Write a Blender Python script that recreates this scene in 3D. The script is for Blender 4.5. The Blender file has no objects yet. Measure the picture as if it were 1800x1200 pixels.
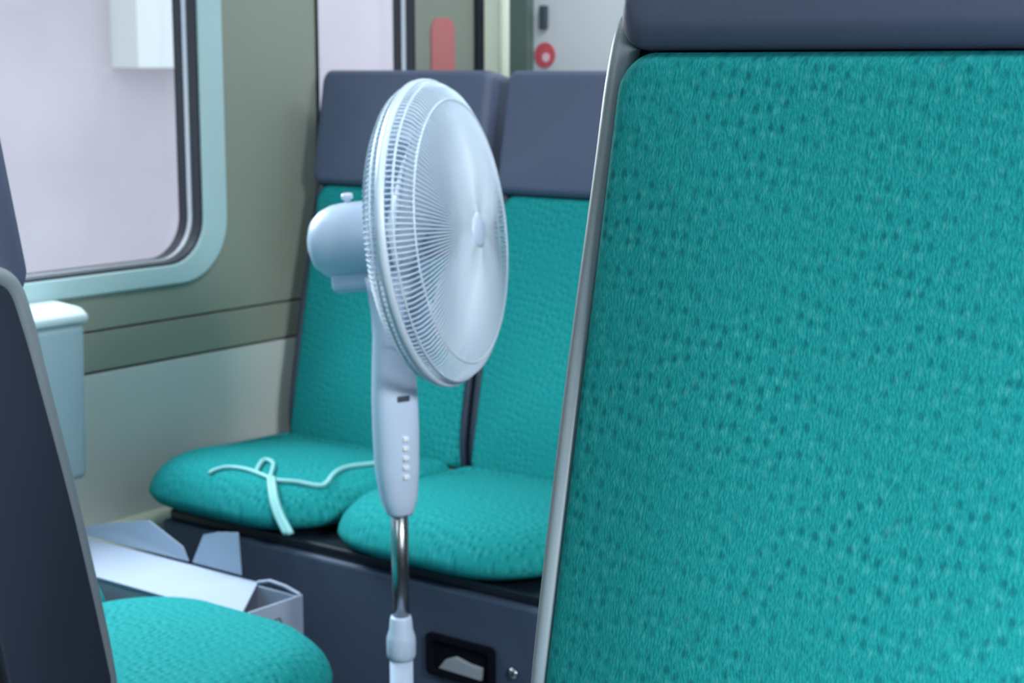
import bpy, bmesh, math, random
from mathutils import Vector, Matrix
random.seed(7)
PI = math.pi
sc = bpy.context.scene
col = sc.collection

# ------------------------------------------------------------------ camera
cam = bpy.data.cameras.new('camera'); camo = bpy.data.objects.new('camera', cam); col.objects.link(camo)
cam.sensor_width = 36.0; cam.lens = 58.0
camo.location = (0, 0, 1.25)
camo.rotation_euler = (PI/2 - math.atan(485/2900), 0, math.radians(37))
cam.dof.use_dof = True; cam.dof.focus_distance = 1.2; cam.dof.aperture_fstop = 13
cam.clip_start = 0.02
sc.camera = camo

# ------------------------------------------------------------------ world, lights, exposure
w = bpy.data.worlds.new('sky'); sc.world = w; w.use_nodes = True
bg = w.node_tree.nodes['Background']; bg.inputs[0].default_value = (0.80, 0.86, 1.0, 1); bg.inputs[1].default_value = 1.8
sc.view_settings.view_transform = 'Standard'; sc.view_settings.look = 'None'
sc.view_settings.exposure = 0.0; sc.view_settings.gamma = 1.0

def area(name, loc, target, sx, sy, power, color, spread=180):
    l = bpy.data.lights.new(name, 'AREA'); l.shape = 'RECTANGLE'; l.size = sx; l.size_y = sy; l.energy = power; l.color = color; l.spread = math.radians(spread)
    o = bpy.data.objects.new(name, l); col.objects.link(o); o.location = loc
    d = Vector(target) - Vector(loc); o.rotation_euler = d.to_track_quat('-Z', 'Y').to_euler()
    return o
area('daylight_left', (-2.80, 1.80, 1.55), (-1.65, 1.20, 0.40), 0.6, 0.5, 19, (0.88, 0.95, 1.0), 110)
area('daylight_right', (0.78, 0.90, 2.0), (-2.5, 2.17, 0.54), 0.40, 0.35, 8.5, (1.0, 0.97, 0.95), 60)
area('fill_end', (-1.6, 2.98, 2.02), (-2.1, 3.3, 1.1), 1.2, 0.25, 11, (0.9, 0.95, 1.0))  # added fill under the ceiling to brighten the end wall, no window there
area('daylight_right_low', (0.66, 0.42, 1.12), (-0.22, 0.85, 0.62), 0.5, 0.2, 9.0, (0.95, 0.98, 1.0), 90)

# ------------------------------------------------------------------ helpers
def lin(c):
    c /= 255.0
    return c/12.92 if c <= .04045 else ((c+.055)/1.055)**2.4
def rgb(r, g, b): return (lin(r), lin(g), lin(b), 1)

def mat(name, c, rough=.5, metal=0.0, spec=.5, noise=0.0, nscale=8, bump=0.0, bscale=300, trans=0.0, alpha=1.0, sheen=0):
    m = bpy.data.materials.new(name); m.use_nodes = True
    nt = m.node_tree; n = nt.nodes; L = nt.links; b = n['Principled BSDF']
    b.inputs['Base Color'].default_value = c; b.inputs['Roughness'].default_value = rough
    b.inputs['Metallic'].default_value = metal; b.inputs['Specular IOR Level'].default_value = spec
    b.inputs['Transmission Weight'].default_value = trans; b.inputs['Alpha'].default_value = alpha
    if sheen: b.inputs['Sheen Weight'].default_value = sheen
    tc = n.new('ShaderNodeTexCoord')
    if noise:
        t = n.new('ShaderNodeTexNoise'); t.inputs['Scale'].default_value = nscale; t.inputs['Detail'].default_value = 4
        L.new(tc.outputs['Object'], t.inputs['Vector'])
        r = n.new('ShaderNodeMapRange'); r.inputs[1].default_value = .3; r.inputs[2].default_value = .7
        r.inputs[3].default_value = 1-noise; r.inputs[4].default_value = 1+noise
        L.new(t.outputs[0], r.inputs[0])
        mx = n.new('ShaderNodeVectorMath'); mx.operation = 'SCALE'; mx.inputs[0].default_value = c[:3]
        L.new(r.outputs[0], mx.inputs['Scale']); L.new(mx.outputs[0], b.inputs['Base Color'])
    if bump:
        t = n.new('ShaderNodeTexNoise'); t.inputs['Scale'].default_value = bscale
        L.new(tc.outputs['Object'], t.inputs['Vector'])
        bp = n.new('ShaderNodeBump'); bp.inputs['Strength'].default_value = bump; bp.inputs['Distance'].default_value = .002
        L.new(t.outputs[0], bp.inputs['Height']); L.new(bp.outputs[0], b.inputs['Normal'])
    return m

def fabric():
    m = bpy.data.materials.new('teal_moquette'); m.use_nodes = True
    nt = m.node_tree; n = nt.nodes; L = nt.links; b = n['Principled BSDF']
    b.inputs['Roughness'].default_value = .9; b.inputs['Specular IOR Level'].default_value = .12
    b.inputs['Sheen Weight'].default_value = .0
    uv = n.new('ShaderNodeUVMap'); uv.uv_map = 'UVMap'
    def mapping(s, loc=(0, 0, 0), rot=0):
        q = n.new('ShaderNodeMapping'); q.inputs['Scale'].default_value = s; q.inputs['Location'].default_value = loc
        q.inputs['Rotation'].default_value = (0, 0, rot); L.new(uv.outputs[0], q.inputs['Vector']); return q
    def dots(s, loc, r0, r1, rnd, rot=0):
        q = mapping(s, loc, rot); v = n.new('ShaderNodeTexVoronoi'); v.voronoi_dimensions = '2D'; v.inputs['Scale'].default_value = 1
        v.inputs['Randomness'].default_value = rnd; L.new(q.outputs[0], v.inputs['Vector'])
        r = n.new('ShaderNodeMapRange'); r.inputs[1].default_value = r0; r.inputs[2].default_value = r1
        r.inputs[3].default_value = 1; r.inputs[4].default_value = 0; L.new(v.outputs['Distance'], r.inputs[0]); return r
    def noise(s, det, a, z, o0, o1):
        q = mapping(s); t = n.new('ShaderNodeTexNoise'); t.inputs['Scale'].default_value = 1; t.inputs['Detail'].default_value = det
        L.new(q.outputs[0], t.inputs['Vector']); r = n.new('ShaderNodeMapRange')
        r.inputs[1].default_value = a; r.inputs[2].default_value = z; r.inputs[3].default_value = o0; r.inputs[4].default_value = o1
        L.new(t.outputs[0], r.inputs[0]); return r
    dark = dots((84, 62, 1), (0, 0, 0), .08, .27, .6, .12); light = dots((84, 62, 1), (.5, .42, 0), .05, .26, .7, .12)
    grain = noise((560, 240, 1), 3, .3, .7, 0, 1)
    patch = noise((11, 11, 1), 5, .38, .60, .40, 1)
    def mul(a, bb):
        q = n.new('ShaderNodeMath'); q.operation = 'MULTIPLY'
        L.new(a.outputs[0], q.inputs[0])
        if isinstance(bb, float): q.inputs[1].default_value = bb
        else: L.new(bb.outputs[0], q.inputs[1])
        return q
    def mix(fac, A, B):
        q = n.new('ShaderNodeMix'); q.data_type = 'RGBA'; L.new(fac.outputs[0], q.inputs[0])
        for s, v in ((6, A), (7, B)):
            if isinstance(v, tuple): q.inputs[s].default_value = v
            else: L.new(v.outputs[2], q.inputs[s])
        return q
    base = mix(grain, TEAL_A, TEAL_B)
    c1 = mix(mul(mul(dark, patch), .75), base, TEAL_D)
    c2 = mix(mul(mul(light, patch), .35), c1, TEAL_L)
    L.new(c2.outputs[2], b.inputs['Base Color'])
    bp = n.new('ShaderNodeBump'); bp.inputs['Strength'].default_value = .22; bp.inputs['Distance'].default_value = .0015
    L.new(grain.outputs[0], bp.inputs['Height']); L.new(bp.outputs[0], b.inputs['Normal'])
    return m
TEAL_A = (0.006, 0.225, 0.234, 1); TEAL_B = (0.016, 0.335, 0.342, 1); TEAL_D = (0.002, 0.12, 0.145, 1); TEAL_L = (0.09, 0.46, 0.47, 1)

M = {}
M['teal'] = fabric()
M['slate'] = mat('slate_vinyl', (0.077, 0.100, 0.170, 1), .55, noise=.06, nscale=6, bump=.06)
M['panel'] = mat('navy_side_panel', (0.022, 0.035, 0.062, 1), .5, noise=.1, nscale=5)
M['edge'] = mat('grey_edge_trim', (0.24, 0.30, 0.34, 1), .42, spec=.6, noise=.05)
M['base'] = mat('navy_base_paint', (0.050, 0.075, 0.125, 1), .5, noise=.06, nscale=4)
M['black'] = mat('black_rubber', (0.006, 0.012, 0.02, 1), .4)
M['wall'] = mat('cream_wall_laminate', (0.24, 0.275, 0.23, 1), .45, noise=.03, nscale=3)
M['lower'] = mat('grey_lower_panel', (0.52, 0.58, 0.56, 1), .5, noise=.03, nscale=3)
M['surround'] = mat('window_surround_plastic', (0.40, 0.57, 0.60, 1), .35)
M['alu'] = mat('aluminium', (0.55, 0.62, 0.66, 1), .25, metal=.6)
M['steel'] = mat('chrome_tube', (0.40, 0.44, 0.48, 1), .26, metal=1)
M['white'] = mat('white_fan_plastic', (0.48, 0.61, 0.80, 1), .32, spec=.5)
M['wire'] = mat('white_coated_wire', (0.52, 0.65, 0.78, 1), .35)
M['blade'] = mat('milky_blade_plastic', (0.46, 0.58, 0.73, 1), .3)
M['greyplast'] = mat('dark_grey_plastic', (0.05, 0.07, 0.09, 1), .4)
M['btn'] = mat('white_button_plastic', (0.75, 0.80, 0.88, 1), .3)
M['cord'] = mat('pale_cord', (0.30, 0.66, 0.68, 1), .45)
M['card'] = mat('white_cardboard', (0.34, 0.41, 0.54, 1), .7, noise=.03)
M['cardin'] = mat('shaded_cardboard_inside', (0.05, 0.05, 0.05, 1), .9)  # near-black: shade of the carton's inside put into the colour
M['hole'] = mat('matt_black_recess', (0.003, 0.004, 0.008, 1), .95, spec=.1)
M['bin'] = mat('pale_grey_bin', (0.28, 0.39, 0.45, 1), .5)
M['binlid'] = mat('light_bin_lid', (0.42, 0.54, 0.58, 1), .3)
M['floor'] = mat('grey_floor_vinyl', (0.06, 0.07, 0.08, 1), .5, noise=.2, nscale=40)
M['ceil'] = mat('white_ceiling', (0.62, 0.66, 0.66, 1), .6)
M['endwall'] = mat('white_end_wall', (0.64, 0.70, 0.76, 1), .4)
M['greenpost'] = mat('dark_green_grey_panel', (0.10, 0.16, 0.145, 1), .5)
M['creamtrim'] = mat('cream_trim', (0.55, 0.62, 0.50, 1), .4)
M['red'] = mat('red_sign', (0.62, 0.10, 0.13, 1), .6)
M['redsoft'] = mat('faded_red_poster', (0.50, 0.17, 0.17, 1), .6)
M['pink'] = mat('pale_pink_print', (0.85, 0.62, 0.70, 1), .6)
M['concrete'] = mat('pale_concrete', (0.62, 0.57, 0.58, 1), .9, noise=.10, nscale=1.1)
M['concrete2'] = mat('pale_painted_column', (0.78, 0.84, 0.78, 1), .9)
M['asphalt'] = mat('platform_asphalt', (0.42, 0.42, 0.48, 1), .9, noise=.15, nscale=2)
def glassmat():
    m = bpy.data.materials.new('window_glass'); m.use_nodes = True; nt = m.node_tree; n = nt.nodes; n.clear()
    o = n.new('ShaderNodeOutputMaterial'); t = n.new('ShaderNodeBsdfTransparent'); t.inputs[0].default_value = (.93, .95, .96, 1)
    g = n.new('ShaderNodeBsdfGlossy'); g.inputs['Roughness'].default_value = .02
    mx = n.new('ShaderNodeMixShader')
    mx.inputs[0].default_value = .05; nt.links.new(t.outputs[0], mx.inputs[1]); nt.links.new(g.outputs[0], mx.inputs[2]); nt.links.new(mx.outputs[0], o.inputs[0])
    return m
M['glass'] = glassmat()
def emis(name, c, s):
    m = bpy.data.materials.new(name); m.use_nodes = True; b = m.node_tree.nodes['Principled BSDF']
    b.inputs['Base Color'].default_value = c; b.inputs['Emission Color'].default_value = c; b.inputs['Emission Strength'].default_value = s
    return m
M['lamp'] = emis('ceiling_lamp_diffuser', (0.95, 1.0, 1.0, 1), 10.5)

def link(name, bm, m, parent=None, smooth=False, loc=None, rot=None):
    me = bpy.data.meshes.new(name); bmesh.ops.recalc_face_normals(bm, faces=bm.faces); bm.to_mesh(me); bm.free()
    me.materials.append(M[m] if isinstance(m, str) else m)
    if smooth:
        for p in me.polygons: p.use_smooth = True
    o = bpy.data.objects.new(name, me); col.objects.link(o)
    if parent is not None: o.parent = parent
    if loc: o.location = loc
    if rot: o.rotation_euler = rot
    return o
def bevel(o, wd=.003, seg=2, ang=35):
    b = o.modifiers.new('bevel', 'BEVEL'); b.width = wd; b.segments = seg; b.limit_method = 'ANGLE'; b.angle_limit = math.radians(ang)
    return o
def box(bm, x0, x1, y0, y1, z0, z1, mtx=None):
    vs = [bm.verts.new(v) for v in ((x0,y0,z0),(x1,y0,z0),(x1,y1,z0),(x0,y1,z0),(x0,y0,z1),(x1,y0,z1),(x1,y1,z1),(x0,y1,z1))]
    if mtx is not None:
        for v in vs: v.co = mtx @ v.co
    for f in ((0,3,2,1),(4,5,6,7),(0,1,5,4),(1,2,6,5),(2,3,7,6),(3,0,4,7)): bm.faces.new([vs[i] for i in f])
def boxbm(*a): bm = bmesh.new(); box(bm, *a); return bm
def tube(bm, pts, r, n=6, cap=True, closed=False):
    pts = [Vector(p) for p in pts]; N = len(pts); rings = []
    rr = r if isinstance(r, (list, tuple)) else [r]*N
    up = None
    for i, p in enumerate(pts):
        a = pts[(i-1) % N] if (closed or i > 0) else p; b = pts[(i+1) % N] if (closed or i < N-1) else p
        t = (b-a).normalized()
        if up is None: up = t.orthogonal().normalized()
        up = (up - t*up.dot(t)).normalized(); s = t.cross(up)
        rings.append([bm.verts.new(p + (up*math.cos(2*PI*k/n) + s*math.sin(2*PI*k/n))*rr[i]) for k in range(n)])
    for i in range(N if closed else N-1):
        A = rings[i]; B = rings[(i+1) % N]
        for k in range(n): bm.faces.new((A[k], A[(k+1) % n], B[(k+1) % n], B[k]))
    if cap and not closed: bm.faces.new(rings[0][::-1]); bm.faces.new(rings[-1])
def lathe(bm, prof, c=(0, 0, 0), n=40, mtx=None, caps=True):
    rings = []
    for r, z in prof:
        ring = []
        for k in range(n):
            v = Vector((c[0]+r*math.cos(2*PI*k/n), c[1]+r*math.sin(2*PI*k/n), c[2]+z))
            ring.append(bm.verts.new(mtx @ v if mtx is not None else v))
        rings.append(ring)
    for A, B in zip(rings, rings[1:]):
        for k in range(n): bm.faces.new((A[k], A[(k+1) % n], B[(k+1) % n], B[k]))
    if caps: bm.faces.new(rings[0][::-1]); bm.faces.new(rings[-1])
def rrect(w, h, r, n=8, rs=None):
    """rounded rectangle outline, counter-clockwise from the right bottom corner; rs: radii br,tr,tl,bl"""
    rs = rs or (r, r, r, r); out = []
    for (sx, sy, a0, q) in ((1, -1, -90, rs[0]), (1, 1, 0, rs[1]), (-1, 1, 90, rs[2]), (-1, -1, 180, rs[3])):
        cx = sx*(w/2-q); cy = sy*(h/2-q)
        for k in range(n+1):
            a = math.radians(a0+90*k/n); out.append((cx+q*math.cos(a), cy+q*math.sin(a)))
    return out
def smooth_out(o):
    for p in o.data.polygons: p.use_smooth = True
def pillow(w, h, thick, rad, corner, crown=None, rs=None, nr=16, under=.6):
    """upholstered slab in the XY plane, front towards +Z; UVs in metres"""
    bm = bmesh.new(); uvl = bm.loops.layers.uv.new('UVMap')
    out = rrect(w, h, corner, 10, rs); rings = []
    crown = crown or (lambda x, y: 0)
    def ring(scale_in, z, cr):
        res = []
        for (x, y) in out:
            X = x*(1-scale_in/(w/2)); Y = y*(1-scale_in/(h/2))
            res.append(bm.verts.new((X, Y, z + (crown(X, Y) if cr else 0))))
        rings.append(res)
    ring(rad*.5, 0, False); ring(rad*.12, rad*.2, False)
    ring(0, max(thick-rad, rad*.4), False)
    for k in range(1, 7):
        a = PI/2*k/6; ring(rad*(1-math.cos(a)), thick-rad+rad*math.sin(a), k > 3)
    m = min(w, h)/2
    for k in range(1, nr):
        t = k/nr
        # shrink both axes to the centre
        res = []
        for (x, y) in out:
            x0 = x*(1-rad/(w/2)); y0 = y*(1-rad/(h/2)); X = x0*(1-t); Y = y0*(1-t)
            res.append(bm.verts.new((X, Y, thick+crown(X, Y))))
        rings.append(res)
    n = len(out)
    for A, B in zip(rings, rings[1:]):
        for k in range(n): bm.faces.new((A[k], A[(k+1) % n], B[(k+1) % n], B[k]))
    c = bm.verts.new((0, 0, thick+crown(0, 0)))
    for k in range(n): bm.faces.new((rings[-1][k], rings[-1][(k+1) % n], c))
    bm.faces.new(rings[0][::-1])
    for f in bm.faces:
        for l in f.loops: l[uvl].uv = (l.vert.co.x, l.vert.co.y)
    return bm
def prism(bm, pts, ax, a0, a1):
    """closed outline pts (two coords) extruded along axis ax"""
    def P(p, a):
        v = list(p); v.insert(ax, a); return v
    A = [bm.verts.new(P(p, a0)) for p in pts]; B = [bm.verts.new(P(p, a1)) for p in pts]
    bm.faces.new(A); bm.faces.new(B[::-1])
    n = len(pts)
    for k in range(n): bm.faces.new((A[k], A[(k+1) % n], B[(k+1) % n], B[k]))
def spline(pts, k=6):
    pts = [Vector(p) for p in pts]; out = []
    P = [pts[0]]+pts+[pts[-1]]
    for i in range(1, len(P)-2):
        a, b, c, d = P[i-1:i+3]
        for j in range(k):
            t = j/k; out.append(.5*((2*b)+(c-a)*t+(2*a-5*b+4*c-d)*t*t+(3*b-a-3*c+d)*t**3))
    out.append(pts[-1]); return out
def tag(o, label=None, cat=None, group=None, kind=None):
    if label: o['label'] = label
    if cat: o['category'] = cat
    if group: o['group'] = group
    if kind: o['kind'] = kind
    return o
def struct(o): o['kind'] = 'structure'; return o
def thing(name, loc, label, cat, rz=0, group=None):
    o = bpy.data.objects.new(name, None); col.objects.link(o); o.location = loc; o.rotation_euler = (0, 0, rz)
    o.empty_display_size = .05
    return tag(o, label, cat, group)
def dup(root, loc, rz, label):
    r = root.copy(); col.objects.link(r); r.location = loc; r.rotation_euler = (0, 0, rz); r['label'] = label
    for ch in list(root.children):
        c = ch.copy(); col.objects.link(c); c.parent = r
        for g in list(ch.children):
            d = g.copy(); col.objects.link(d); d.parent = c
    return r

# ------------------------------------------------------------------ the room shell
XW, XR, Y0, Y1, ZC = -2.5, 0.55, -1.3, 3.3, 2.15
struct(link('floor', boxbm(XW-.1, XR+.1, Y0-.1, Y1+.1, -.05, 0), 'floor'))
struct(link('floor', boxbm(-.74, XR, -.2, 2.2, 0, .25), 'floor'))
struct(link('ceiling', boxbm(XW-.1, XR+.1, Y0-.1, Y1+.1, ZC, ZC+.05), 'ceil'))
def loop_pts(cy, cz, w, h, r, n=8): return [(cy+a, cz+b) for a, b in rrect(w, h, r, n)]
def sheet_holes(bm, x0, x1, outer, holes):
    """wall slab between x0 and x1 in the YZ plane with holes"""
    for x in (x0, x1):
        edges = []
        for lp in [outer]+holes:
            vs = [bm.verts.new((x, a, b)) for a, b in lp]
            for k in range(len(vs)): edges.append(bm.edges.new((vs[k], vs[(k+1) % len(vs)])))
        bmesh.ops.triangle_fill(bm, use_beauty=True, use_dissolve=False, edges=edges, normal=(1, 0, 0))
    for lp in [outer]+holes:
        A = [bm.verts.new((x0, a, b)) for a, b in lp]; B = [bm.verts.new((x1, a, b)) for a, b in lp]
        for k in range(len(lp)): bm.faces.new((A[k], A[(k+1) % len(lp)], B[(k+1) % len(lp)], B[k]))
    bmesh.ops.remove_doubles(bm, verts=bm.verts, dist=1e-5)
# window geometry: (centre y, centre z, width, height) of the opening
W1 = (1.640, 1.276, 1.27, .83); W2 = (2.7795, 1.33, .325, .75)
for a_, b_, W_, r_ in ((Y0, 2.5, W1, .09), (2.5, Y1, W2, .03)):
    bm = bmesh.new()
    sheet_holes(bm, XW-.06, XW, [(a_, .7535), (b_, .7535), (b_, ZC), (a_, ZC)], [loop_pts(W_[0], W_[1], W_[2]-.004, W_[3]-.004, r_)])
    struct(link('wall_left', bm, 'wall'))
bm = bmesh.new(); box(bm, XW-.06, XW, Y0, Y1, .6735, .7485); struct(bevel(link('wall_left', bm, 'wall'), .002))
bm = bmesh.new(); box(bm, XW-.06, XW, Y0, Y1, 0, .6685); struct(bevel(link('wall_left', bm, 'lower'), .002))
struct(link('trim_1', boxbm(XW-.07, XW-.0605, Y0, Y1, .60, .80), 'greyplast'))
# ledge (heater duct) along the foot of the wall
bm = bmesh.new(); prism(bm, [(XW, 0), (XW+.07, 0), (XW+.07, .33), (XW+.05, .36), (XW, .375)], 1, Y0, Y1)
struct(bevel(link('trim_2', bm, 'creamtrim'), .004))
def ringframe(bm, x0, x1, o, i):
    """frame between two rounded outlines with the same vertex count"""
    n = len(o); V = [[bm.verts.new((x, a, b)) for a, b in lp] for x in (x0, x1) for lp in (o, i)]
    for k in range(n):
        j = (k+1) % n
        bm.faces.new((V[0][k], V[0][j], V[1][j], V[1][k])); bm.faces.new((V[2][k], V[2][j], V[3][j], V[3][k]))
        bm.faces.new((V[0][k], V[0][j], V[2][j], V[2][k])); bm.faces.new((V[1][k], V[1][j], V[3][j], V[3][k]))
def window(name, W, rad, surround=True, side=1):
    cy, cz, ww, hh = W
    X = lambda d: XW + d if side > 0 else XR - d
    L = lambda g, r: loop_pts(cy, cz, ww-2*g, hh-2*g, r, 10)
    g = link(name, boxbm(min(X(-.05), X(-.046)), max(X(-.05), X(-.046)), cy-ww/2+.003, cy+ww/2-.003, cz-hh/2+.003, cz+hh/2-.003), 'glass'); struct(g)
    bm = bmesh.new(); ringframe(bm, X(-.018), X(.006), L(0, rad), L(.005, rad-.005)); bevel(link('window_gasket', bm, 'black', g), .0015)
    bm = bmesh.new(); ringframe(bm, X(-.030), X(-.0185), L(.001, rad-.001), L(.0075, rad-.0075)); link('inner_frame', bm, 'alu', g)
    bm = bmesh.new(); ringframe(bm, X(-.056), X(-.0305), L(.001, rad-.001), L(.008, rad-.008)); link('inner_gasket', bm, 'black', g)
    if surround:
        bm = bmesh.new(); ringframe(bm, X(.0005), X(.010), loop_pts(cy, cz, ww+.130, hh+.080, rad+.035, 10), L(-.0005, rad))
        bevel(link('window_surround', bm, 'surround', g), .004)
    return g
window('window_1', W1, .09)
window('window_2', W2, .03, False)
# right wall with its window, end walls
W3 = (.325, 1.54, 2.5, 1.08)
bm = bmesh.new()
sheet_holes(bm, XR, XR+.06, [(Y0, 0), (Y1, 0), (Y1, ZC), (Y0, ZC)], [loop_pts(W3[0], W3[1], W3[2]-.004, W3[3]-.004, .09)])
struct(link('wall_right', bm, 'wall'))
window('window_3', W3, .09, False, -1)
struct(link('wall_back', boxbm(XW-.06, XR+.06, Y0-.06, Y0, 0, ZC), 'wall'))
struct(link('wall_front', boxbm(XW-.06, XR+.06, Y1, Y1+.06, 0, ZC), 'endwall'))

# ------------------------------------------------------------------ outside
o = link('concrete_wall', boxbm(-6.2, -5.9, -1, 16, -1.2, 5), 'concrete')
tag(o, 'blurred pale grey wall outside, seen through the large train window', 'wall')
o = link('concrete_block', boxbm(-5.899, -5.72, 4.87, 5.35, 1.24, 5), 'concrete2')
tag(o, 'pale greenish block on the wall outside, at the upper right of the large window', 'block')
o = link('platform_ground', boxbm(-5.9, -2.9, -1, 16, -1.2, -.9), 'asphalt'); struct(o)

# ------------------------------------------------------------------ ceiling lights
for yy, lb in ((-0.62, 'flat ceiling lamp over the aisle, behind the viewer'), (1.30, 'flat ceiling lamp over the aisle, above the standing fan')):
    t = thing('ceiling_light', (-1.40, yy, ZC), lb, 'light', 0, 'ceiling lamps over the aisle')
    bevel(link('frame', boxbm(-.16, .16, -.66, .66, -.03, -.001), 'alu', t), .003)
    link('diffuser', boxbm(-.13, .13, -.62, .62, -.036, -.0305), 'lamp', t)

# ------------------------------------------------------------------ seats
REC = math.atan(.178)
def make_seat(label):
    """front faces -Y; origin on the floor below the hinge of the backrest"""
    t = thing('train_seat', (0, 0, 0), label, 'seat', 0, 'teal train seats')
    # seat cushion
    def cr(x, y): return .014*(1-(x/.23)**2) - .012*max(0, (-y-.05)/.19)**2 - .030*max(0, (y+.06)/.30)
    bm = pillow(.470, .46, .078, .060, .085, cr, rs=(.15, .03, .03, .15))
    o = link('seat_cushion', bm, 'teal', t, True, (0, -.232, .432))
    # back cushion: XY plane stood up
    def cb(x, y):
        s = (y+.26)/.52
        lum = math.exp(-((s-.16)/.30)**2)
        return .030*lum*(1-(x/.24)**2) + .008*(1-(x/.24)**2)
    bm = pillow(.463, .540, .060, .014, .035, cb, rs=(.02, .028, .028, .02))
    R = Matrix.Rotation(PI/2, 4, 'X')
    bmesh.ops.transform(bm, matrix=R, verts=bm.verts)         # x, y->z, z->-y
    o = link('back_cushion', bm, 'teal', t, True, (0, .0, .5), (-REC, 0, 0))
    for v in o.data.vertices: v.co.z += .242; v.co.y += .060; v.co.x *= 1-.036*max(0, v.co.z/.51)**1.5
    # headrest
    def ch(x, y): return .012*(1-(x/.22)**2) + .006*(1-(y/.12)**2)
    bm = pillow(.452, .240, .075, .016, .02, ch)
    bmesh.ops.transform(bm, matrix=R, verts=bm.verts)
    o = link('headrest', bm, 'slate', t, True, (-.014, 0, .5), (-REC, 0, 0))
    for v in o.data.vertices: v.co.z += .634; v.co.y += .072
    # shell behind
    bm = bmesh.new(); prism(bm, [(.065, .0), (.12, .02), (.125, .74), (.105, .755), (.073, .745), (.066, .5)], 0, -.21, .21)
    bevel(link('back_shell', bm, 'panel', t, False, (0, 0, .5), (-REC, 0, 0)), .006)
    # side panels with their grey edge strips
    for s in (-1, 1):
        prof = [(.010, -.03), (-.004, .05), (.000, .25), (.010, .42), (.016, .505), (.022, .532), (.040, .546), (.10, .546), (.125, .52), (.135, .3), (.14, -.03)]
        bm = bmesh.new(); prism(bm, [(y+.010 if y < .05 else y, z) for y, z in prof], 0, *sorted((s*.2275, s*.2375)))
        p = bevel(link('side_panel', bm, 'panel', t, False, (0, 0, .5), (-REC, 0, 0)), .003)
        bm = bmesh.new()
        pts = spline([(s*(.2312+.0004*z/.5), y+.007, z) for y, z in [(.010, -.03), (-.004, .05), (.000, .25), (.010, .42), (.015, .49), (.022, .530), (.040, .548), (.065, .551), (.10, .548)]], 5)
        n_ = len(pts)-1; tube(bm, pts, [.0056+.0049*min(1, (i/n_)/.5) for i in range(n_+1)], 12)
        link('edge_trim', bm, 'edge', p, True)
    return t
seat0 = make_seat('teal seat by the wall behind the white fan, with white cord on its cushion')
seat0.location = (-2.195, 2.438, 0)
s2 = dup(seat0, (-1.708, 2.438, 0), 0, 'teal aisle-side seat directly behind the standing fan, its right part hidden by the large seat')
s3 = dup(seat0, (-.421, .885, .257), 0, 'large teal seat filling the right of the photo, nearest to the viewer')
s4 = dup(seat0, (-1.710, 1.195, 0), PI, 'dark backrest at the left edge, seen from its side, white carton on its teal cushion')
s5 = dup(seat0, (-2.195, 1.195, 0), PI, 'teal seat under the large window, hidden behind the dark backrest at the left edge')

for s_ in (seat0, s2):                      # shade on the far edge strips, put in as the dark panel colour
    for c in s_.children:
        for g in c.children:
            if g.name.startswith('edge_trim'): g.material_slots[0].link = 'OBJECT'; g.material_slots[0].material = M['panel']
for s_ in (s4, s5):                         # these seat cushions are worn flatter
    for c in s_.children:
        if c.name.startswith('seat_cushion'): c.location.z -= .044; c.location.y += .012; c.scale.z = .97
for c in list(s3.children)+list(s4.children)+list(s5.children):   # these headrests sit centred
    if c.name.startswith('headrest'): c.location.x = 0
# ------------------------------------------------------------------ bench bases
def bench_base(name, x0, x1, yf, yb, label, slot, zoff=0.0, flip=False, h=.405):
    t = thing(name, ((x0+x1)/2, (yf+yb)/2, zoff), label, 'seat base')
    cx, cy = (x0+x1)/2, (yf+yb)/2
    s = -1 if flip else 1
    def B(a0, a1, b0, b1, z0, z1):
        ys = sorted((b0-cy, b1-cy)); return boxbm(a0-cx, a1-cx, ys[0], ys[1], z0, z1)
    bevel(link('base_panel', B(x0, x1, yf+s*.0, yb, 0, h), 'base', t), .006)
    bevel(link('seat_pan', B(x0+.01, x1, yf+s*.012, yb, h+.0005, h+.019), 'black', t), .004)
    if slot:
        # recessed latch
        fx0, fx1, z0, z1 = slot
        bm = bmesh.new()
        ringpts = lambda w_, h_, r_: [((fx0+fx1)/2-cx+a, (z0+z1)/2+b) for a, b in rrect(w_, h_, r_, 6)]
        w_, h_ = fx1-fx0, z1-z0
        O = ringpts(w_, h_, .010); I = ringpts(w_-.022, h_-.02, .006)
        ya, yb2 = yf-cy-.008, yf-cy-.0005
        V = [[bm.verts.new((p[0], y, p[1])) for p in lp] for y in (ya, yb2) for lp in (O, I)]
        n = len(O)
        for k in range(n):
            j = (k+1) % n
            bm.faces.new((V[0][k], V[0][j], V[1][j], V[1][k])); bm.faces.new((V[0][k], V[0][j], V[2][j], V[2][k])); bm.faces.new((V[1][k], V[1][j], V[3][j], V[3][k]))
        bm.faces.new(V[3])
        sl = link('latch_recess', bm, 'hole', t)
        bm = bmesh.new()
        mx = (fx0+fx1)/2-cx
        prism(bm, [(mx-.045, z0+.014), (mx+.045, z0+.012), (mx+.047, z0+.034), (mx+.020, z0+.036), (mx-.008, z0+.042), (mx-.03, z0+.032)], 1, yf-cy-.0075, yf-cy-.001)
        bevel(link('latch', bm, 'alu', sl), .002)
        bm = bmesh.new(); lathe(bm, [(.0105, 0), (.0095, .004), (.003, .006)], n=16, mtx=Matrix.Translation((slot[1]+.035-cx, yf-cy-.0002, z1-.035)) @ Matrix.Rotation(PI/2, 4, 'X'))
        link('screw', bm, 'steel', t, True)
    return t
bench_base('seat_base', -2.345, -1.44, 2.012, 2.50, 'dark navy base under the two far teal seats, with a recessed latch', (-1.69, -1.548, .253, .325))
bench_base('seat_base', -2.425, -1.485, 1.40, 1.02, 'dark base under the teal seats at the left edge, mostly below the frame', None, 0, True, .35)
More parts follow.
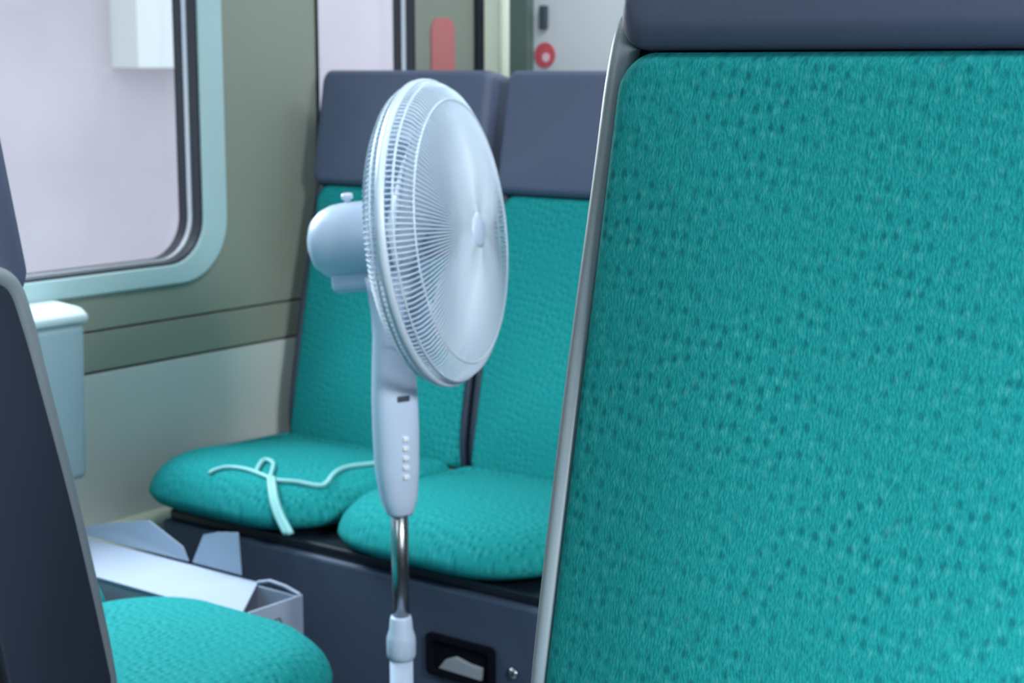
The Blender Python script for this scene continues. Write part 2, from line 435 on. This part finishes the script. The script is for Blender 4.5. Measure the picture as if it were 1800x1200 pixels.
bench_base('seat_base', -.65, -.19, .53, .97, 'dark base under the large near seat, below the frame', None, .25)

# ------------------------------------------------------------------ standing fan
FX, FY = -1.470, 1.690
fan = thing('standing_fan', (FX, FY, 0), 'white standing fan with round wire cage and chrome pole in front of the far seats', 'fan')
ir = Vector((math.cos(math.radians(37)), math.sin(math.radians(37)), 0))     # across the bay
ang = math.atan2(-.333, .943)                                                 # where the control column faces
# base
bm = bmesh.new(); lathe(bm, [(.175, 0), (.178, .008), (.165, .018), (.09, .03), (.035, .045), (.026, .075), (.022, .09)], n=56)
link('base', bm, 'white', fan, True)
bm = bmesh.new(); lathe(bm, [(.0165, .06), (.0165, .425)], n=32); link('outer_tube', bm, 'white', fan, True)
bm = bmesh.new(); lathe(bm, [(.017, .42), (.0200, .424), (.0208, .430), (.0208, .450), (.0195, .456), (.0170, .464), (.0155, .480), (.0140, .484)], n=40)
cl = link('height_collar', bm, 'white', fan, True)
bm = bmesh.new(); lathe(bm, [(.0122, .47), (.0122, .66)], n=36); link('inner_pole', bm, 'steel', fan, True)
# control column: (z, offset along ir from pole axis, half width, half depth)
secs = [(.632, 0, .0170, .016), (.636, 0, .0190, .018), (.655, -.001, .0258, .022), (.70, -.003, .0310, .0245), (.75, -.004, .0325, .0255), (.80, -.005, .0322, .0245),
        (.85, -.006, .0300, .0225), (.885, -.008, .0265, .0205), (.915, -.012, .0240, .019), (.945, -.018, .0225, .018), (.965, -.022, .022, .018)]
bm = bmesh.new(); rings = []
for z, off, hw, hd in secs:
    ring = []
    for k in range(40):
        a = 2*PI*k/40; ca, sa = math.cos(a), math.sin(a)
        u = hd*math.copysign(abs(ca)**.8, ca); v = hw*math.copysign(abs(sa)**.8, sa)
        X = u*math.cos(ang) - v*math.sin(ang); Y = u*math.sin(ang) + v*math.cos(ang)
        ring.append(bm.verts.new((X+ir.x*off, Y+ir.y*off, z)))
    rings.append(ring)
for A, B in zip(rings, rings[1:]):
    for k in range(40): bm.faces.new((A[k], A[(k+1) % 40], B[(k+1) % 40], B[k]))
bm.faces.new(rings[0][::-1]); bm.faces.new(rings[-1])
colm = link('control_column', bm, 'white', fan, True)
def on_col(z, dv=0, du=.0):
    for (za, oa, wa, da), (zb, ob, wb, db) in zip(secs, secs[1:]):
        if za <= z <= zb:
            t = (z-za)/(zb-za); off = oa+(ob-oa)*t; hd = da+(db-da)*t; break
    u = hd+du
    return Matrix.Translation((u*math.cos(ang)-dv*math.sin(ang)+ir.x*off, u*math.sin(ang)+dv*math.cos(ang)+ir.y*off, z)) @ Matrix.Rotation(ang, 4, 'Z')
for k in range(5):
    bm = bmesh.new(); m_ = on_col(.744-.0135*k, 0, .0005)
    box(bm, -.003, .0035, -.0045, .0045, -.0032, .0032, m_)
    bevel(link('speed_button', bm, 'btn', colm), .001)
bm = bmesh.new(); box(bm, -.003, .0012, -.0100, .0100, -.0045, .0045, on_col(.800, 0, 0)); bevel(link('indicator_window', bm, 'greyplast', colm), .002)
# head: local frame X forward, Y left, Z up
HA = math.atan2(.268, .963) + math.radians(3.5)
HM = Matrix.Translation(Vector((-1.441, 1.748, 1.022)) - Vector((FX, FY, 0))) @ Matrix.Rotation(HA, 4, 'Z') @ Matrix.Rotation(-math.radians(6.5), 4, 'Y')
AX = HM @ Matrix.Rotation(PI/2, 4, 'Y')      # lathe z -> head x
# motor housing
bm = bmesh.new()
lathe(bm, [(.012, -.192), (.026, -.1895), (.038, -.183), (.047, -.172), (.0525, -.158), (.0545, -.142), (.055, -.12), (.0545, -.085), (.052, -.072), (.048, -.066)], n=48, mtx=AX)
mot = link('motor_housing', bm, 'white', fan, True)
bm = bmesh.new(); box(bm, -.160, -.062, -.034, .034, -.070, -.035, HM); bevel(link('tilt_bracket', bm, 'white', fan), .012, 4)
bm = bmesh.new(); lathe(bm, [(.004, .046), (.004, .058), (.0075, .0595), (.0085, .063), (.0075, .067), (.003, .068)], c=(-.132, 0, 0), n=20, mtx=HM); link('oscillation_knob', bm, 'btn', mot, True)
# guards
RIM = .207
fprof = [(RIM, .003), (.205, .014), (.198, .025), (.183, .034), (.155, .041), (.115, .047), (.07, .053), (.021, .0555)]
rprof = [(RIM, -.003), (.206, -.012), (.199, -.024), (.184, -.034), (.160, -.041), (.12, -.049), (.06, -.055)]
def guard(name, prof, nw, wr, rings_r):
    bm = bmesh.new()
    for k in range(nw):
        a = 2*PI*k/nw
        tube(bm, [HM @ Vector((d, r*math.cos(a), r*math.sin(a))) for r, d in prof], wr, 5, cap=False)
    def dep(r):
        for (ra, da), (rb, db) in zip(prof, prof[1:]):
            if rb <= r <= ra: return da+(db-da)*(ra-r)/(ra-rb)
        return prof[-1][1]
    for r in rings_r:
        d = dep(r); tube(bm, [HM @ Vector((d, r*math.cos(2*PI*k/72), r*math.sin(2*PI*k/72))) for k in range(72)], wr*1.5, 6, closed=True)
    return link(name, bm, 'wire', fan, True)
fg = guard('front_guard', fprof, 168, .00115, (.204, .180))
rg = guard('rear_guard', rprof, 168, .00115, (.204, .160, .10))
bm = bmesh.new(); lathe(bm, [(.003, .0605), (.018, .0595), (.024, .057), (.025, .052), (.022, .050)], n=40, mtx=AX); link('guard_badge', bm, 'white', fg, True)
bm = bmesh.new(); lathe(bm, [(.064, -.062), (.066, -.058), (.064, -.054), (.03, -.054)], n=40, mtx=AX); link('guard_mount', bm, 'white', rg, True)
bm = bmesh.new(); n_ = 96
R1 = [[bm.verts.new(HM @ Vector((d, r*math.cos(2*PI*k/n_), r*math.sin(2*PI*k/n_)))) for k in range(n_)] for r, d in ((RIM-.002, -.006), (RIM+.004, -.006), (RIM+.005, 0), (RIM+.004, .006), (RIM-.002, .006))]
for i in range(5):
    A = R1[i]; B = R1[(i+1) % 5]
    for k in range(n_): bm.faces.new((A[k], A[(k+1) % n_], B[(k+1) % n_], B[k]))
link('guard_rim', bm, 'wire', fan, True)
# hub and blades
bm = bmesh.new(); lathe(bm, [(.004, .034), (.020, .032), (.030, .024), (.034, .010), (.034, -.018), (.010, -.0185), (.009, -.066)], n=36, mtx=AX)
hub = link('blade_hub', bm, 'blade', fan, True)
for a0 in (-93, 27, 147):
    bm = bmesh.new(); NU, NV = 12, 14; G = {}
    for side in (0, 1):
        for i in range(NU+1):
            r = .026 + (.168-.026)*i/NU; s = i/NU
            half = math.radians(30 + 22*math.sin(PI*min(1, s*1.05))**.8) if s < .8 else math.radians(52)*math.sqrt(max(.12, 1-((s-.8)/.24)**2))
            lead = math.radians(10)*s
            for j in range(NV+1):
                v = -1+2*j/NV; a = math.radians(a0)+lead+half*v
                x = .004 + .020*v*(1-.35*s) + .006*(1-v*v) + (.001 if side else -.001)
                G[side, i, j] = bm.verts.new(HM @ Vector((x, -r*math.cos(a), r*math.sin(a))))
    for side in (0, 1):
        for i in range(NU):
            for j in range(NV): bm.faces.new((G[side,i,j], G[side,i+1,j], G[side,i+1,j+1], G[side,i,j+1]))
    for i in range(NU):
        for j in (0, NV): bm.faces.new((G[0,i,j], G[0,i+1,j], G[1,i+1,j], G[1,i,j]))
    for j in range(NV):
        for i in (0, NU): bm.faces.new((G[0,i,j], G[0,i,j+1], G[1,i,j+1], G[1,i,j]))
    link('blade', bm, 'blade', hub, True)

# ------------------------------------------------------------------ cord lying on the window-side cushion of the far seats
CORD = [(-2.210, 2.012, 0), (-2.192, 2.041, 0), (-2.155, 2.049, 0), (-2.122, 2.045, 0), (-2.072, 2.040, 0), (-2.036, 2.059, 0), (-2.000, 2.090, 0),
        (-2.016, 2.139, 0), (-2.036, 2.194, 0), (-2.035, 2.264, 0), (-2.025, 2.31, 0)]
LOOP = [(-2.122, 2.045, 0), (-2.150, 2.082, 0), (-2.165, 2.110, 0), (-2.140, 2.105, 0), (-2.114, 2.080, 0), (-2.080, 2.040, 0), (-2.055, 2.025, 0)]
def cushion_z(x, y):
    """height of the far cushions' top at world x, y by casting down on the mesh"""
    best = None
    for s in (seat0, s2):
        o = [c for c in s.children if c.name.startswith('seat_cushion')][0]
        off = Vector(s.location)+Vector(o.location)
        p = Vector((x, y, 2))-off
        hit, loc, nor, idx = o.ray_cast(p, Vector((0, 0, -1)))
        if hit:
            z = loc.z+off.z
            if best is None or z > best: best = z
    return best if best is not None else .43
bpy.context.view_layer.update()
cord = thing('power_cord', (-2.05, 2.04, .5), 'thin pale power cord with a tied loop on the wall-side far cushion', 'cord')
def on_cushion(pts, r, k=8): return [Vector((p.x, p.y, cushion_z(p.x, p.y)+r))-Vector((-2.05, 2.04, .5)) for p in spline(pts, k)]
bm = bmesh.new(); tube(bm, on_cushion(CORD, .0042), .0042, 8); tube(bm, on_cushion(LOOP, .0048), .0042, 8)
link('cable', bm, 'cord', cord, True)
bp = [Vector(p)-Vector((-2.05, 2.04, .5)) for p in spline([(-2.075, 2.037, .522), (-2.057, 2.021, .512), (-2.036, 2.005, .492), (-2.014, 1.996, .468), (-1.990, 1.992, .443)], 5)]
bm = bmesh.new()
for d_ in (-.0042, .0042):
    tube(bm, [p+Vector((d_, d_*.2, 0)) for p in bp], [.0046+.0022*i/(len(bp)-1) for i in range(len(bp))], 10)
link('cord_bundle', bm, 'cord', cord, True)

# ------------------------------------------------------------------ carton on the near-left cushion
CO = Vector((-2.08, 1.74, 0))
ct = thing('cardboard_box', tuple(CO), 'opened white carton with raised flaps standing between the seats at the lower left', 'box')
def quadslab(pts, m, name, parent, th=.002):
    P = [Vector(p)-CO for p in pts]; nrm = (P[1]-P[0]).cross(P[2]-P[0]).normalized()*th
    bm = bmesh.new(); A = [bm.verts.new(p) for p in P]; B = [bm.verts.new(p-nrm) for p in P]; n = len(P)
    bm.faces.new(A); bm.faces.new(B[::-1])
    for k in range(n): bm.faces.new((A[k], A[(k+1) % n], B[(k+1) % n], B[k]))
    return link(name, bm, m, parent)
xa, xb, ya, yb, zb, zt = -2.38, -1.775, 1.672, 1.805, .001, .424
T_ = Matrix.Translation(-CO); bm = bmesh.new()
box(bm, xa, xb-.004, ya, ya+.004, zb, zt-.004, T_); box(bm, xa, xb-.004, yb-.004, yb, zb, zt-.004, T_); box(bm, xa, xa+.004, ya, yb, zb, zt-.004, T_)
box(bm, xa, xb-.004, ya, yb, zb, zb+.003, T_)
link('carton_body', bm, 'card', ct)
link('inside', boxbm(xa+.005-CO.x, xb-.006-CO.x, ya+.005-CO.y, yb-.005-CO.y, .30, .302), 'cardin', ct)  # dark sheet added for the shade seen in the carton's opening
en = quadslab([(xb, ya-.002, zb), (xb, yb, zb), (xb, yb, zt), (xb, ya+.012, zt+.002), (xb, ya-.002, zt-.012)], 'card', 'end_panel', ct, .003)
quadslab([(xa, ya-.003, zt), (xb, ya-.003, zt), (-1.878, yb+.002, zt), (xa, yb+.002, zt)], 'card', 'top_panel', ct, .003)
quadslab([(-2.035, yb+.004, .428), (-1.918, yb+.004, .428), (-1.925, yb+.006, .498), (-1.975, yb+.006, .490), (-2.008, yb+.006, .480)], 'card', 'side_flap', ct)
quadslab([(-2.36, yb+.004, .426), (-2.045, yb+.004, .428), (-2.060, yb+.006, .450), (-2.148, yb+.010, .480), (-2.28, yb+.010, .452)], 'card', 'rear_flap', ct)
bm = bmesh.new(); tube(bm, [Vector(p)-CO for p in ((-1.878, yb+.002, .424), (-1.85, yb+.002, .432), (-1.815, yb+.001, .430), (-1.782, yb, .423))], .003, 6); link('curled_flap', bm, 'card', ct)
bm = bmesh.new(); tube(bm, [Vector(p)-CO for p in ((xb+.001, 1.728, .392), (xb+.001, 1.738, .400), (xb+.001, 1.752, .400), (xb+.001, 1.758, .388), (xb+.001, 1.760, .378))], .0013, 5)
link('printed_mark', bm, 'greyplast', en)

# ------------------------------------------------------------------ wall bin
wb = thing('waste_bin', (-2.44, 1.80, .5), 'pale grey wall bin with lighter rounded lid below the large window', 'bin')
bm = bmesh.new(); prism(bm, [(-.055, 0), (.035, 0), (.045, .29), (-.055, .29)], 1, -.095, .095)
bevel(link('bin_body', bm, 'bin', wb), .012, 3)
bm = bmesh.new(); prism(bm, [(-.055, .2905), (.050, .2905), (.052, .305), (.03, .318), (-.055, .325)], 1, -.10, .10)
bevel(link('bin_lid', bm, 'binlid', wb), .008, 3)

# ------------------------------------------------------------------ beyond the far seats
# grab pole
bm = bmesh.new(); lathe(bm, [(.011, 0), (.011, ZC-.002)], n=28)
o = link('grab_pole', bm, 'creamtrim', None, True, (-2.070, 2.72, .001)); tag(o, 'thin pale upright grab pole behind the gap between the two far headrests', 'pole')
# side-wall pieces beyond window 2
struct(link('trim_3', boxbm(XW, XW+.012, 3.165, 3.19, 0, ZC), 'black'))
struct(link('trim_4', boxbm(XW, XW+.012, 3.192, 3.247, 0, ZC), 'creamtrim'))
struct(link('trim_5', boxbm(XW, XW+.012, 3.250, 3.298, 0, ZC), 'greenpost'))
struct(link('trim_6', boxbm(XW+.012, -2.42, 3.27, 3.299, 0, ZC), 'greenpost'))
def rplate(w_, h_, r_, th): 
    bm = bmesh.new(); prism(bm, [(a, b) for a, b in rrect(w_, h_, r_, 6)], 0, 0, th); return bm
o = link('red_poster', rplate(.085, .26, .03, .004), 'redsoft', None, False, (XW, 3.045, 1.23)); tag(o, 'blurred red notice on the side wall beyond the far seats', 'sign')
# plates on the end wall
o = bevel(link('door_handle', boxbm(-.010, .010, -.014, 0, -.028, .028), 'greyplast', None, False, (-2.385, 3.299, 1.365)), .003)
tag(o, 'small dark upright plate on the white end wall above the red round sign', 'handle')
sg = thing('round_sign', (-2.385, 3.299, 1.275), 'small red round sign with pale centre on the white end wall', 'sign')
bm = bmesh.new(); lathe(bm, [(.030, 0), (.030, .003)], n=32, mtx=Matrix.Rotation(PI/2, 4, 'X')); link('disc', bm, 'red', sg)
bm = bmesh.new(); lathe(bm, [(.011, .0032), (.011, .0045)], n=20, mtx=Matrix.Translation((.005, 0, -.006)) @ Matrix.Rotation(PI/2, 4, 'X')); link('pale_centre', bm, 'pink', sg)
